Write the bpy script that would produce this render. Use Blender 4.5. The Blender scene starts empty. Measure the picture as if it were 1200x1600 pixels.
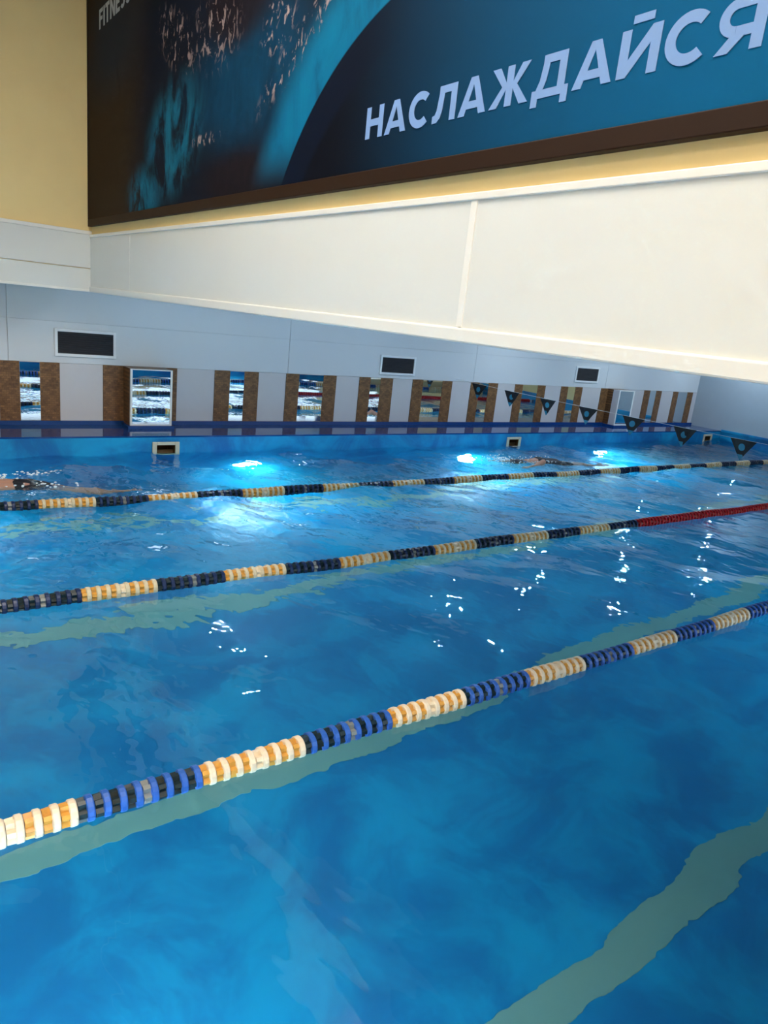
import bpy, bmesh, math, random
import numpy as np
from mathutils import Vector, Matrix

random.seed(7)
rng = np.random.default_rng(11)
sc = bpy.context.scene
COL = sc.collection

# ------------------------------------------------------------------ camera
H_EYE = 1.9
cam_d = bpy.data.cameras.new('camera')
cam_d.sensor_fit = 'VERTICAL'
cam_d.sensor_height = 36.0
cam_d.lens = 1112.62 / 1600 * 36.0
cam_d.clip_start = 0.02
cam_d.clip_end = 200
cam_o = bpy.data.objects.new('camera', cam_d)
COL.objects.link(cam_o)
cr = Vector((0.8136490612, -0.5721346117, 0.1031367597))
cu = Vector((0.0705366210, 0.2732514596, 0.9593530241))
cf = Vector((0.5770613401, 0.7733017689, -0.2626872359))
M = Matrix(((cr.x, cu.x, -cf.x, 0), (cr.y, cu.y, -cf.y, 0), (cr.z, cu.z, -cf.z, H_EYE), (0, 0, 0, 1)))
cam_o.matrix_world = M
sc.camera = cam_o

# ------------------------------------------------------------------ world, exposure
w = bpy.data.worlds.new('world')
sc.world = w
w.use_nodes = True
w.node_tree.nodes['Background'].inputs[0].default_value = (0.5, 0.6, 0.7, 1)
w.node_tree.nodes['Background'].inputs[1].default_value = 0.0
sc.view_settings.view_transform = 'Standard'
sc.view_settings.look = 'None'
sc.view_settings.gamma = 1.0
sc.view_settings.use_curve_mapping = False
sc.view_settings.exposure = 0.0
sc.cycles.use_light_tree = True
sc.cycles.use_denoising = True
sc.cycles.caustics_refractive = True
sc.cycles.caustics_reflective = True
sc.cycles.blur_glossy = 0.6
sc.cycles.max_bounces = 7
sc.cycles.transmission_bounces = 5
sc.cycles.glossy_bounces = 4
sc.cycles.diffuse_bounces = 3
sc.cycles.use_adaptive_sampling = True
sc.cycles.adaptive_threshold = 0.05
sc.cycles.adaptive_min_samples = 12
sc.cycles.sample_clamp_indirect = 60.0

# light levels of the real and the added lamps (built further down)
HALL_LAMP = 34.0      # warm ceiling panels of the high hall
LOW_LAMP = 950.0       # small downlights of the low ceiling, most of them added for glints
POOL_LAMP = 690.0     # underwater lamps, the near-wall ones added
WINDOW_LIGHT = 2.6    # frosted windows of the back wall
WATER_ABS, WATER_SCAT = 0.2, 0.13

# ------------------------------------------------------------------ helpers
class MB:
    """collects vertices and faces, links them as one mesh object"""
    def __init__(s):
        s.v, s.f, s.m = [], [], []
    def add(s, vs, fs, mi=0):
        b = len(s.v)
        s.v += [tuple(q) for q in vs]
        s.f += [tuple(i + b for i in q) for q in fs]
        s.m += [mi] * len(fs)
        return s
    def box(s, x0, x1, y0, y1, z0, z1, mi=0):
        vs = [(x0, y0, z0), (x1, y0, z0), (x1, y1, z0), (x0, y1, z0), (x0, y0, z1), (x1, y0, z1), (x1, y1, z1), (x0, y1, z1)]
        return s.add(vs, [(0, 3, 2, 1), (4, 5, 6, 7), (0, 1, 5, 4), (1, 2, 6, 5), (2, 3, 7, 6), (3, 0, 4, 7)], mi)
    def front(s, face, mi):
        """the last box: one face (0 bottom .. 5) takes another material"""
        s.m[len(s.m) - 6 + face] = mi
        return s
    def tube(s, p, r, n=8, mi=0, caps=True):
        p = [Vector(q) for q in p]
        rs = r if isinstance(r, (list, tuple)) else [r] * len(p)
        vs, fs = [], []
        for i, q in enumerate(p):
            t = (p[min(i + 1, len(p) - 1)] - p[max(i - 1, 0)]).normalized()
            a = t.orthogonal().normalized() if i == 0 else (a - t * a.dot(t)).normalized()
            c = t.cross(a)
            for k in range(n):
                g = 2 * math.pi * k / n
                vs.append(q + (a * math.cos(g) + c * math.sin(g)) * rs[i])
        for i in range(len(p) - 1):
            for k in range(n):
                fs.append((i * n + k, i * n + (k + 1) % n, (i + 1) * n + (k + 1) % n, (i + 1) * n + k))
        if caps:
            fs.append(tuple(range(n))[::-1]); fs.append(tuple((len(p) - 1) * n + k for k in range(n)))
        return s.add(vs, fs, mi)
    def prism(s, poly, x0, x1, to3, mi=0):
        """2D polygon -> thin solid; to3(u, v, depth) -> point"""
        n = len(poly)
        vs = [to3(u, v, x0) for u, v in poly] + [to3(u, v, x1) for u, v in poly]
        fs = [tuple(range(n)), tuple(range(n, 2 * n))[::-1]] + [(k, k + n, (k + 1) % n + n, (k + 1) % n) for k in range(n)]
        return s.add(vs, fs, mi)
    def build(s, name, mats, parent=None, smooth=False, loc=None, bevel=0.0):
        me = bpy.data.meshes.new(name)
        if loc is not None:
            s.v = [(a - loc[0], b - loc[1], c - loc[2]) for a, b, c in s.v]
        me.from_pydata(s.v, [], s.f)
        mats = mats if isinstance(mats, (list, tuple)) else [mats]
        for m in mats:
            me.materials.append(m)
        me.polygons.foreach_set('material_index', s.m)
        if smooth:
            me.polygons.foreach_set('use_smooth', [True] * len(me.polygons))
        bm = bmesh.new(); bm.from_mesh(me)
        bmesh.ops.recalc_face_normals(bm, faces=bm.faces)
        bm.to_mesh(me); bm.free()
        o = bpy.data.objects.new(name, me)
        COL.objects.link(o)
        if loc is not None:
            o.location = loc
        if parent is not None:
            o.parent = parent
            if loc is not None:
                o.location = Vector(loc) - parent.location
            else:
                o.location = -parent.location
        if bevel:
            b = o.modifiers.new('bevel', 'BEVEL'); b.width = bevel; b.segments = 2
        return o

def tag(o, label=None, cat=None, group=None, kind=None):
    if label: o['label'] = label
    if cat: o['category'] = cat
    if group: o['group'] = group
    if kind: o['kind'] = kind
    return o

def empty(name, loc=(0, 0, 0)):
    o = bpy.data.objects.new(name, None)
    o.empty_display_size = 0.1
    COL.objects.link(o)
    o.location = loc
    return o

def srgb(r, g, b):
    f = lambda c: (c / 255) / 12.92 if c / 255 <= 0.04045 else ((c / 255 + 0.055) / 1.055) ** 2.4
    return (f(r), f(g), f(b), 1)

class NT:
    def __init__(s, name):
        s.mat = bpy.data.materials.new(name); s.mat.use_nodes = True
        s.t = s.mat.node_tree; s.p = s.t.nodes['Principled BSDF']
        s.out = s.t.nodes['Material Output']
    def n(s, typ, **kw):
        x = s.t.nodes.new(typ)
        for k, v in kw.items():
            if k.startswith('i_'):
                key = k[2:]
                key = int(key) if key.isdigit() else key.replace('_', ' ')
                s.set(x.inputs[key], v)
            else:
                setattr(x, k, v)
        return x
    def set(s, sock, v):
        if isinstance(v, bpy.types.NodeSocket): s.t.links.new(v, sock)
        else: sock.default_value = v
    def math(s, op, a, b=None, clamp=False):
        x = s.n('ShaderNodeMath', operation=op, use_clamp=clamp); s.set(x.inputs[0], a)
        if b is not None: s.set(x.inputs[1], b)
        return x.outputs[0]
    def mix(s, fac, a, b):
        x = s.n('ShaderNodeMix', data_type='RGBA'); s.set(x.inputs[0], fac); s.set(x.inputs[6], a); s.set(x.inputs[7], b)
        return x.outputs[2]
    def rng(s, v, a, b, c=0.0, d=1.0, smooth=True):
        x = s.n('ShaderNodeMapRange', interpolation_type='SMOOTHSTEP' if smooth else 'LINEAR')
        s.set(x.inputs[0], v)
        for i, q in enumerate((a, b, c, d)): s.set(x.inputs[i + 1], q)
        return x.outputs[0]
    def noise(s, vec, scale, detail=3, rough=0.5, dist=0.0):
        x = s.n('ShaderNodeTexNoise'); s.set(x.inputs['Vector'], vec)
        x.inputs['Scale'].default_value = scale; x.inputs['Detail'].default_value = detail
        x.inputs['Roughness'].default_value = rough; x.inputs['Distortion'].default_value = dist
        return x.outputs[0]
    def coord(s): return s.n('ShaderNodeTexCoord').outputs['Object']
    def mapping(s, vec, loc=(0, 0, 0), rot=(0, 0, 0), scale=(1, 1, 1)):
        x = s.n('ShaderNodeMapping'); s.set(x.inputs[0], vec)
        x.inputs[1].default_value = loc; x.inputs[2].default_value = rot; x.inputs[3].default_value = scale
        return x.outputs[0]
    def bump(s, h, strength=0.3, dist=0.01):
        x = s.n('ShaderNodeBump'); s.set(x.inputs['Height'], h)
        x.inputs['Strength'].default_value = strength; x.inputs['Distance'].default_value = dist
        s.t.links.new(x.outputs[0], s.p.inputs['Normal'])

def simple(name, col, rough=0.5, metal=0.0, spec=0.5, var=0.0, vscale=6.0, bump=0.0, bscale=80.0):
    n = NT(name)
    n.p.inputs['Roughness'].default_value = rough
    n.p.inputs['Metallic'].default_value = metal
    n.p.inputs['Specular IOR Level'].default_value = spec
    c = n.coord()
    if var:
        k = n.noise(c, vscale, 4)
        dk = tuple(q * (1 - var) for q in col[:3]) + (1,)
        lt = tuple(min(1, q * (1 + var)) for q in col[:3]) + (1,)
        n.set(n.p.inputs['Base Color'], n.mix(k, dk, lt))
    else:
        n.p.inputs['Base Color'].default_value = col
    if bump:
        n.bump(n.noise(c, bscale, 3), bump, 0.005)
    return n.mat

def emis(name, col, strength):
    n = NT(name)
    n.p.inputs['Base Color'].default_value = (0.8, 0.8, 0.8, 1)
    n.p.inputs['Emission Color'].default_value = col
    n.p.inputs['Emission Strength'].default_value = strength
    return n.mat

# ------------------------------------------------------------------ measures (metres; X along the lanes, Y across, Z up, water at 0)
XL, XR = -6.5, 15.68          # pool ends
YN, YF = 0.32, 8.607          # near and far pool walls
YW = 9.4                      # far room wall
ZD = 0.213                    # deck height
ZB = -1.7                     # pool floor
BX, BY = 2.085, 8.6           # dropped wall (runs across the lanes) and left wall (runs along them)
ZSOF = 1.828                  # underside of both
ZBAND = 2.425                 # top of the white panel band
ZLOW, ZHIGH = 2.45, 5.2
YBK = -2.2

# ------------------------------------------------------------------ materials
m_cream = simple('cream_paint', srgb(243, 217, 156), 0.75, var=0.04, vscale=3, bump=0.05, bscale=200)
m_panel = simple('white_panel', srgb(226, 229, 227), 0.17, var=0.015, vscale=1.5)
m_panel_far = simple('white_wall_panel', srgb(214, 218, 222), 0.2, var=0.02, vscale=1.2)
m_strip = simple('white_strip', srgb(238, 238, 234), 0.3)
m_low = simple('low_panel', srgb(206, 203, 205), 0.25, var=0.03)
m_ceil = simple('blue_grey_ceiling', srgb(64, 92, 118), 0.8, var=0.04)
m_ceil_low = simple('pale_blue_ceiling', srgb(120, 150, 176), 0.8, var=0.03)
m_endwall = simple('end_wall_paint', srgb(168, 180, 189), 0.5, var=0.03)
m_brown = simple('brown_frame', srgb(44, 27, 17), 0.6, var=0.1, spec=0.2)
m_skirt = simple('dark_blue_skirting', srgb(12, 62, 128), 0.25, var=0.06)
m_frame = simple('vent_frame', srgb(236, 238, 240), 0.35)
m_dark = simple('dark_metal', srgb(46, 48, 56), 0.5)
m_mirror = simple('mirror_glass', (0.86, 0.9, 0.92, 1), 0.015, metal=1.0)
m_skim = simple('skimmer_plastic', srgb(212, 196, 168), 0.45, var=0.06, vscale=20)
m_throat = simple('skimmer_throat', srgb(96, 66, 28), 0.7, var=0.3, vscale=15)
m_stripe = simple('pale_lane_stripe', srgb(140, 164, 148), 0.5, var=0.06, vscale=5)
m_deck = simple('cream_deck_tile', srgb(206, 180, 140), 0.35, var=0.08, vscale=8)
m_rubber = simple('black_rubber', srgb(24, 26, 28), 0.5)

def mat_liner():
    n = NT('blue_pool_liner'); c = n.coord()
    k = n.rng(n.noise(c, 1.5, 6, 0.64, 0.6), 0.36, 0.66)  # broad pale mottling: caustic light painted into the liner colour
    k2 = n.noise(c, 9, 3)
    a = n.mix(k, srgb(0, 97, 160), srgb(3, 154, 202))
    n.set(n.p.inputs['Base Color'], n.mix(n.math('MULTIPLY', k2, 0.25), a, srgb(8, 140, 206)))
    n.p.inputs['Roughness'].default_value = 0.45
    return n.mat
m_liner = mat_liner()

def mat_ledge():
    n = NT('wet_blue_ledge'); c = n.coord()
    n.set(n.p.inputs['Base Color'], n.mix(n.noise(c, 4, 3), srgb(10, 58, 116), srgb(14, 70, 134)))
    n.p.inputs['Roughness'].default_value = 0.07
    n.bump(n.noise(c, 14, 2), 0.03, 0.01)
    return n.mat
m_ledge = mat_ledge()

def mat_mosaic():
    n = NT('brown_mosaic'); c = n.coord()
    v = n.mapping(c, rot=(math.pi / 2, 0, 0))
    b = n.n('ShaderNodeTexBrick', offset=0.5); n.set(b.inputs['Vector'], v)
    b.inputs['Scale'].default_value = 1.0
    b.inputs['Brick Width'].default_value = 0.05; b.inputs['Row Height'].default_value = 0.026
    b.inputs['Mortar Size'].default_value = 0.0015; b.inputs['Bias'].default_value = -0.1
    b.inputs['Color1'].default_value = srgb(150, 108, 66); b.inputs['Color2'].default_value = srgb(84, 56, 34)
    b.inputs['Mortar'].default_value = srgb(70, 48, 34)
    k = n.noise(c, 55, 3, 0.6)
    n.set(n.p.inputs['Base Color'], n.mix(n.rng(k, 0.35, 0.7), b.outputs['Color'], srgb(120, 84, 52)))
    n.p.inputs['Roughness'].default_value = 0.4
    n.bump(n.math('ADD', b.outputs['Fac'], k), 0.4, -0.004)
    return n.mat
m_mosaic = mat_mosaic()

def mat_water():
    n = NT('pool_water'); c = n.coord()
    n.p.inputs['Base Color'].default_value = (0.8, 0.96, 1.0, 1)
    n.p.inputs['Roughness'].default_value = 0.0
    n.p.inputs['IOR'].default_value = 1.333
    n.p.inputs['Transmission Weight'].default_value = 1.0
    h = n.noise(n.mapping(c, rot=(0, 0, 0.5), scale=(1.25, 0.8, 1)), 8.5, 1.0, 0.45, 0.35)
    sp = n.n('ShaderNodeSeparateXYZ'); n.set(sp.inputs[0], c)
    n.bump(n.math('MULTIPLY', h, n.math('ADD', n.rng(sp.outputs[1], 2.0, 2.9, 0.36, 0.85), n.rng(sp.outputs[1], 4.0, 5.6, 0.0, 1.0))), 0.34, 0.02)
    va = n.n('ShaderNodeVolumeAbsorption'); va.inputs['Color'].default_value = (0.08, 0.76, 0.98, 1); va.inputs['Density'].default_value = WATER_ABS
    vs = n.n('ShaderNodeVolumeScatter'); vs.inputs['Color'].default_value = (0.02, 0.64, 0.98, 1); vs.inputs['Density'].default_value = WATER_SCAT
    vs.inputs['Anisotropy'].default_value = 0.3
    ad = n.n('ShaderNodeAddShader'); n.t.links.new(va.outputs[0], ad.inputs[0]); n.t.links.new(vs.outputs[0], ad.inputs[1])
    n.t.links.new((ad if WATER_SCAT else va).outputs[0], n.out.inputs['Volume'])
    return n.mat
m_water = mat_water()

# ------------------------------------------------------------------ pool shell and room
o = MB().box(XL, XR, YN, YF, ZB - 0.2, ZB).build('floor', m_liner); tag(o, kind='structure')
floor = o
for y in (1.5, 3.44, 5.52, 7.6):
    MB().box(XL + 1.5, XR - 1.5, y - 0.1, y + 0.1, ZB, ZB + 0.004).build('lane_stripe', m_stripe, floor)
    # cross bars that end the stripes
    for x in (XL + 1.4, XR - 1.6):
        MB().box(x, x + 0.2, y - 0.45, y + 0.45, ZB, ZB + 0.0035).build('lane_stripe_bar', m_stripe, floor)

SKX = (2.955, 9.045, 15.14)
holes = [(x - 0.125, x + 0.125) for x in SKX]
zb0, zb1 = -0.03, 0.105
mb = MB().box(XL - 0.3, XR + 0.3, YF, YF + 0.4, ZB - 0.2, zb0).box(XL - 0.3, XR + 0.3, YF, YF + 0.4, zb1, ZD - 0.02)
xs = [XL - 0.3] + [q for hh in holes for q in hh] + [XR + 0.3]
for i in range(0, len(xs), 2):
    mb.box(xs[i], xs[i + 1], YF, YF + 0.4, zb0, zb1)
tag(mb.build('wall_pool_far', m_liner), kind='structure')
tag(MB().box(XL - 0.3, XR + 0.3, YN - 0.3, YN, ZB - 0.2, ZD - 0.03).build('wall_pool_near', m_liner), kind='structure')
tag(MB().box(11.2, XR, YN, 2.25, ZB - 0.2, ZD - 0.001).build('floor_platform', m_deck), kind='structure')
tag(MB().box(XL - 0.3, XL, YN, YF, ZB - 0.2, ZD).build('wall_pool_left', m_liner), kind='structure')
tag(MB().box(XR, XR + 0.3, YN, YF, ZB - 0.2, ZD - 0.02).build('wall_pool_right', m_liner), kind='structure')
tag(MB().box(XL - 0.3, XR + 0.3, YF, YW + 0.2, ZD - 0.02, ZD).build('floor_ledge', m_ledge), kind='structure')
tag(MB().box(XL - 0.3, XR + 0.3, YBK, YN - 0.001, ZD - 0.03, ZD).build('floor_deck', m_deck), kind='structure')

# far wall with its white panels and mosaic strips
wall_far = MB().box(XL - 0.3, XR + 0.3, YW + 0.02, YW + 0.25, ZD - 0.02, ZLOW).build('wall_far', m_panel_far)
tag(wall_far, kind='structure')
jx = [XL - 0.3, -2.3, 1.35, 5.0, 8.65, 12.3, XR]
for a, b in zip(jx[:-1], jx[1:]):
    for z0, z1 in ((0.965, 1.45), (1.453, ZLOW)):
        MB().box(a + 0.003, b - 0.003, YW, YW + 0.022, z0, z1).build('wall_panel', m_panel_far, wall_far)
mos = [(-1.53, -1.31), (-1.1, -0.88), (-0.45, -0.23), (0.2, 0.42), (1.245, 1.462), (1.684, 1.903), (2.41, 2.66), (3.19, 3.353), (3.881, 4.102), (4.319, 4.537), (4.978, 5.191),
       (5.609, 5.836), (6.26, 6.467), (6.666, 6.907), (7.313, 7.529), (7.953, 8.169), (8.605, 8.803), (9.027, 9.257),
       (9.70, 9.90), (10.303, 10.515), (10.968, 11.165), (11.382, 11.595), (12.183, 12.40), (13.649, 13.856),
       (14.078, 14.28), (14.73, 14.92), (15.285, 15.505)]
MZ0, MZ1 = 0.262, 0.962
for a, b in mos:
    MB().box(a, b, YW - 0.012, YW + 0.022, MZ0, MZ1).build('mosaic_strip', m_mosaic, wall_far, loc=(a, YW, MZ0))
whites = [(-0.88, -0.45), (0.42, 1.245), (1.903, 2.41), (3.353, 3.881), (4.537, 4.978), (5.836, 6.26), (6.907, 7.313), (8.169, 8.605), (9.257, 9.70),
          (10.515, 10.968), (11.595, 12.183), (12.90, 13.649), (14.28, 14.73), (15.505, XR)]
for a, b in whites:
    MB().box(a + 0.002, b - 0.002, YW - 0.002, YW + 0.022, MZ0, MZ1).build('wall_panel', m_low, wall_far)
sk = MB().box(XL - 0.3, XR, YW - 0.03, YW + 0.022, ZD, MZ0)
sk.box(2.63, 3.22, YW - 0.33, YW - 0.03, ZD, MZ0 - 0.012).box(12.37, 12.93, YW - 0.33, YW - 0.03, ZD, MZ0 - 0.012)
tag(sk.build('baseboard_far', m_skirt), kind='structure')

tag(MB().box(XR, XR + 0.25, 6.6, YW + 0.25, ZD - 0.02, ZLOW).build('wall_right', m_endwall), kind='structure')
tag(MB().box(XR, XR + 0.25, YBK, 6.6, ZD - 0.02, ZLOW).build('wall_right_near', m_cream), kind='structure')
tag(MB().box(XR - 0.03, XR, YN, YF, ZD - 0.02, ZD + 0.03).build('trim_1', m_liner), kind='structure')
tag(MB().box(XL - 0.55, XL - 0.3, YBK, YW + 0.25, ZD - 0.03, ZHIGH).build('wall_left_end', m_cream), kind='structure')
tag(MB().box(XL - 0.55, XR + 0.25, YBK - 0.25, YBK, ZD - 0.03, ZHIGH).build('wall_back', m_cream), kind='structure')

m_pane = emis('daylit_frosted_pane', (0.66, 0.84, 1.0, 1), WINDOW_LIGHT)
for i, x in enumerate((3.9, 6.4, 8.9, 11.4, 13.9)):
    wn = MB(); y0, y1 = YBK, YBK + 0.05
    wn.box(x - 0.95, x - 0.89, y0, y1, 0.75, 2.2).box(x + 0.89, x + 0.95, y0, y1, 0.75, 2.2).box(x - 0.89, x + 0.89, y0, y1, 0.75, 0.81).box(x - 0.89, x + 0.89, y0, y1, 2.14, 2.2).box(x - 0.025, x + 0.025, y0, y1, 0.81, 2.14)
    wo = tag(wn.build('window_%d' % (i + 1), m_strip), kind='structure')
    for a in (x - 0.89, x + 0.025):
        MB().box(a, a + 0.865, YBK + 0.005, YBK + 0.02, 0.81, 2.14).front(4, 1).build('pane', [m_strip, m_pane], wo)

# dropped walls: cream above, white panel band below
bulk = MB().box(BX, BX + 0.2, YBK, BY + 0.2, ZSOF + 0.02, ZHIGH).build('wall_bulkhead', m_cream)
tag(bulk, kind='structure')
pj = [YBK, 2.38, 7.14, BY - 0.016]
for a, b in zip(pj[:-1], pj[1:]):
    MB().box(BX - 0.016, BX, a + 0.003, b - 0.003, ZSOF + 0.006, ZBAND - 0.02).build('bulkhead_panel', m_panel, bulk, bevel=0.002)
MB().box(BX - 0.021, BX - 0.012, 2.362, 2.398, ZSOF + 0.065, ZBAND - 0.02).build('joint_strip', m_strip, bulk)
MB().box(BX - 0.026, BX, YBK, BY - 0.016, ZBAND - 0.03, ZBAND).build('top_rail', m_strip, bulk, bevel=0.004)
MB().box(BX - 0.03, BX + 0.23, YBK, BY - 0.016, ZSOF, ZSOF + 0.062).build('bottom_rail', m_strip, bulk, bevel=0.008)
left = MB().box(XL - 0.3, BX + 0.2, BY, BY + 0.2, ZSOF + 0.02, ZHIGH).build('wall_left', m_cream)
tag(left, kind='structure')
for a, b in ((XL - 0.3, -2.4), (-2.4, BX - 0.001)):
    for z0, z1 in ((ZSOF + 0.006, ZSOF + 0.245), (ZSOF + 0.25, 2.425)):
        MB().box(a + 0.003, b - 0.003, BY - 0.016, BY, z0, z1).build('bulkhead_panel', m_panel, left, bevel=0.006)
MB().box(XL - 0.3, BX, BY - 0.022, BY, 2.425, 2.462).build('top_rail', m_strip, left, bevel=0.004)
MB().box(XL - 0.3, BX, BY - 0.02, BY + 0.23, ZSOF, ZSOF + 0.03).build('bottom_rail', m_strip, left, bevel=0.006)

tag(MB().box(XL - 0.55, BX + 0.2, YBK - 0.25, BY + 0.2, ZHIGH, ZHIGH + 0.2).build('ceiling', m_ceil), kind='structure')
tag(MB().box(BX + 0.2, XR + 0.25, YBK - 0.25, YW + 0.25, ZLOW, ZLOW + 0.2).box(XL - 0.55, BX + 0.2, BY + 0.2, YW + 0.25, ZLOW, ZLOW + 0.2).build('ceiling_low', m_ceil_low), kind='structure')

# ------------------------------------------------------------------ water
def waves(X, Y):
    Z = np.zeros_like(X)
    for i in range(70):
        lam = 0.22 * (1.9 / 0.22) ** rng.random()
        th = rng.normal(0.5, 0.95)
        k = 2 * math.pi / lam
        a = 0.0075 * lam / (2 * math.pi) * (1.0 if lam > 0.4 else 0.8)
        ph = rng.random() * 6.283
        Z += a * np.sin(k * (X * math.cos(th) + Y * math.sin(th)) + ph)
    # the far lanes are stirred up by the swimmers
    return Z * (1.0 + 1.7 / (1 + np.exp(-(Y - 5.3) * 1.9)))
def build_water():
    d = 0.045
    gx = np.linspace(XL, XR, int((XR - XL) / d)); gy = np.linspace(YN, YF, int((YF - YN) / d))
    X, Y = np.meshgrid(gx, gy, indexing='ij')
    Z = waves(X, Y)
    nx, ny = X.shape
    co = np.stack([X, Y, Z], -1).reshape(-1, 3)
    idx = np.arange(nx * ny).reshape(nx, ny)
    f = np.stack([idx[:-1, :-1], idx[1:, :-1], idx[1:, 1:], idx[:-1, 1:]], -1).reshape(-1, 4)
    me = bpy.data.meshes.new('pool_water')
    me.vertices.add(len(co)); me.vertices.foreach_set('co', co.ravel())
    me.loops.add(f.size); me.loops.foreach_set('vertex_index', f.ravel())
    me.polygons.add(len(f)); me.polygons.foreach_set('loop_start', np.arange(0, f.size, 4)); me.polygons.foreach_set('loop_total', np.full(len(f), 4))
    me.polygons.foreach_set('use_smooth', np.ones(len(f), bool))
    me.update(calc_edges=True); me.validate()
    me.materials.append(m_water)
    o = bpy.data.objects.new('pool_water', me); COL.objects.link(o)
    tag(o, 'clear rippled blue water filling the swimming pool', 'water', kind='stuff')
build_water()

# ------------------------------------------------------------------ mirrors and mirrored columns
narrow = [(1.462, 1.684), (4.102, 4.319), (6.467, 6.666), (8.803, 9.027), (11.165, 11.382), (13.856, 14.078)]
wide = [(5.191, 5.609), (7.529, 7.953), (9.90, 10.303), (14.92, 15.285)]
nl = ['narrow wall mirror left of the nearer mirrored column, near the large air vent',
      'narrow wall mirror first to the right of the nearer mirrored column',
      'narrow wall mirror below left of the middle air vent',
      'narrow wall mirror behind the farthest pennant in the row',
      'narrow wall mirror below left of the farthest small air vent',
      'narrow wall mirror first to the right of the farther mirrored column']
wl = ['wide wall mirror between the first two narrow mirrors right of the nearer column',
      'wide wall mirror below right of the middle air vent',
      'wide wall mirror above the second pool skimmer',
      'wide wall mirror nearest to the far right corner of the hall']
for spots, labs, nm, g in ((narrow, nl, 'narrow_mirror', 'narrow mirrors on the far wall'), (wide, wl, 'wide_mirror', 'wide mirrors on the far wall')):
    for (a, b), lb in zip(spots, labs):
        r = empty(nm, ((a + b) / 2, YW, MZ0))
        MB().box(a, b, YW - 0.004, YW + 0.014, MZ0, MZ1).build('backing', m_low, r)
        MB().box(a + 0.003, b - 0.003, YW - 0.008, YW - 0.004, MZ0 + 0.003, MZ1 - 0.003).build('mirror_pane', m_mirror, r)
        tag(r, lb, 'mirror', g)
def column(x0, x1, yb, lab):
    r = empty('mirrored_column', ((x0 + x1) / 2, YW, MZ0))
    yf = YW - 0.3
    MB().box(x0, x1, yb, YW + 0.02, MZ0 - 0.012, MZ1).build('pillar', m_mosaic, r, loc=(x0, yb, MZ0))
    bd = MB().box(x0, x1, yf + 0.006, yb, MZ0 - 0.01, MZ1).build('mirror_board', m_low, r)
    MB().box(x0 + 0.025, x1 - 0.025, yf + 0.001, yf + 0.006, MZ0 + 0.012, MZ1 - 0.012).build('mirror_pane', m_mirror, r)
    f = MB()
    f.box(x0, x0 + 0.024, yf - 0.006, yf + 0.007, MZ0 - 0.01, MZ1).box(x1 - 0.024, x1, yf - 0.006, yf + 0.007, MZ0 - 0.01, MZ1)
    f.box(x0 + 0.024, x1 - 0.024, yf - 0.006, yf + 0.007, MZ0 - 0.01, MZ0 + 0.012).box(x0 + 0.024, x1 - 0.024, yf - 0.006, yf + 0.007, MZ1 - 0.012, MZ1)
    f.build('frame', m_strip, r)
    tag(r, lab, 'column', 'mirrored columns on the far wall')
column(2.66, 3.19, YW - 0.27, 'nearer mirrored column with brown mosaic side and thin white frame')
column(12.40, 12.90, YW - 0.15, 'farther mirrored column with grey board side, beyond the pennants')

# ------------------------------------------------------------------ air vents
def vent(x0, x1, z0, z1, lab):
    r = empty('air_vent', ((x0 + x1) / 2, YW, z0))
    fw_ = 0.035
    f = MB()
    f.box(x0, x0 + fw_, YW - 0.022, YW, z0, z1).box(x1 - fw_, x1, YW - 0.022, YW, z0, z1)
    f.box(x0 + fw_, x1 - fw_, YW - 0.022, YW, z0, z0 + fw_).box(x0 + fw_, x1 - fw_, YW - 0.022, YW, z1 - fw_, z1)
    f.build('frame', m_frame, r, bevel=0.004)
    MB().box(x0 + fw_, x1 - fw_, YW - 0.004, YW, z0 + fw_, z1 - fw_).build('backing', m_rubber, r)
    s = MB()
    n = 10
    for i in range(n):
        z = z0 + fw_ + (z1 - z0 - 2 * fw_) * (i + 0.5) / n
        vs = [(x0 + fw_, YW - 0.018, z - 0.009), (x1 - fw_, YW - 0.018, z - 0.009), (x1 - fw_, YW - 0.005, z + 0.007), (x0 + fw_, YW - 0.005, z + 0.007)]
        vs += [(a, b, c + 0.003) for a, b, c in vs]
        s.add(vs, [(0, 3, 2, 1), (4, 5, 6, 7), (0, 1, 5, 4), (1, 2, 6, 5), (2, 3, 7, 6), (3, 0, 4, 7)])
    tag(s.build('louvre_slats', m_dark, r), kind='stuff')
    tag(r, lab, 'vent', 'white framed air vents high on the far wall')
vent(1.85, 2.565, 1.045, 1.372, 'white framed air vent nearest the left, showing largest of the three')
vent(6.62, 7.325, 1.02, 1.325, 'white framed air vent in the middle of the far wall')
vent(11.31, 12.02, 1.06, 1.37, 'dark air vent farthest to the right, tight under the white dropped wall')

# ------------------------------------------------------------------ skimmers in the far pool wall
def skimmer(x, lab):
    r = empty('pool_skimmer', (x, YF, 0))
    f = MB(); w2, z0, z1 = 0.17, -0.055, 0.138
    y0, y1 = YF - 0.018, YF
    f.box(x - w2, x - 0.115, y0, y1, z0, z1).box(x + 0.115, x + w2, y0, y1, z0, z1)
    f.box(x - 0.115, x + 0.115, y0, y1, z0, z0 + 0.035).box(x - 0.115, x + 0.115, y0, y1, z1 - 0.04, z1)
    f.build('frame', m_skim, r, bevel=0.006)
    t = MB(); d = YF + 0.3; a, b = x - 0.124, x + 0.124
    t.box(a, a + 0.005, YF, d, zb0, zb1).box(b - 0.005, b, YF, d, zb0, zb1).box(a, b, d - 0.005, d, zb0, zb1).box(a, b, YF, d, zb0, zb0 + 0.004).box(a, b, YF, d, zb1 - 0.004, zb1)
    t.build('throat', m_throat, r)
    MB().box(x - 0.11, x + 0.11, YF + 0.05, YF + 0.06, zb0 + 0.01, zb0 + 0.06).build('flap', m_throat, r)
    tag(r, lab, 'skimmer', 'skimmers in the far pool wall')
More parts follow.
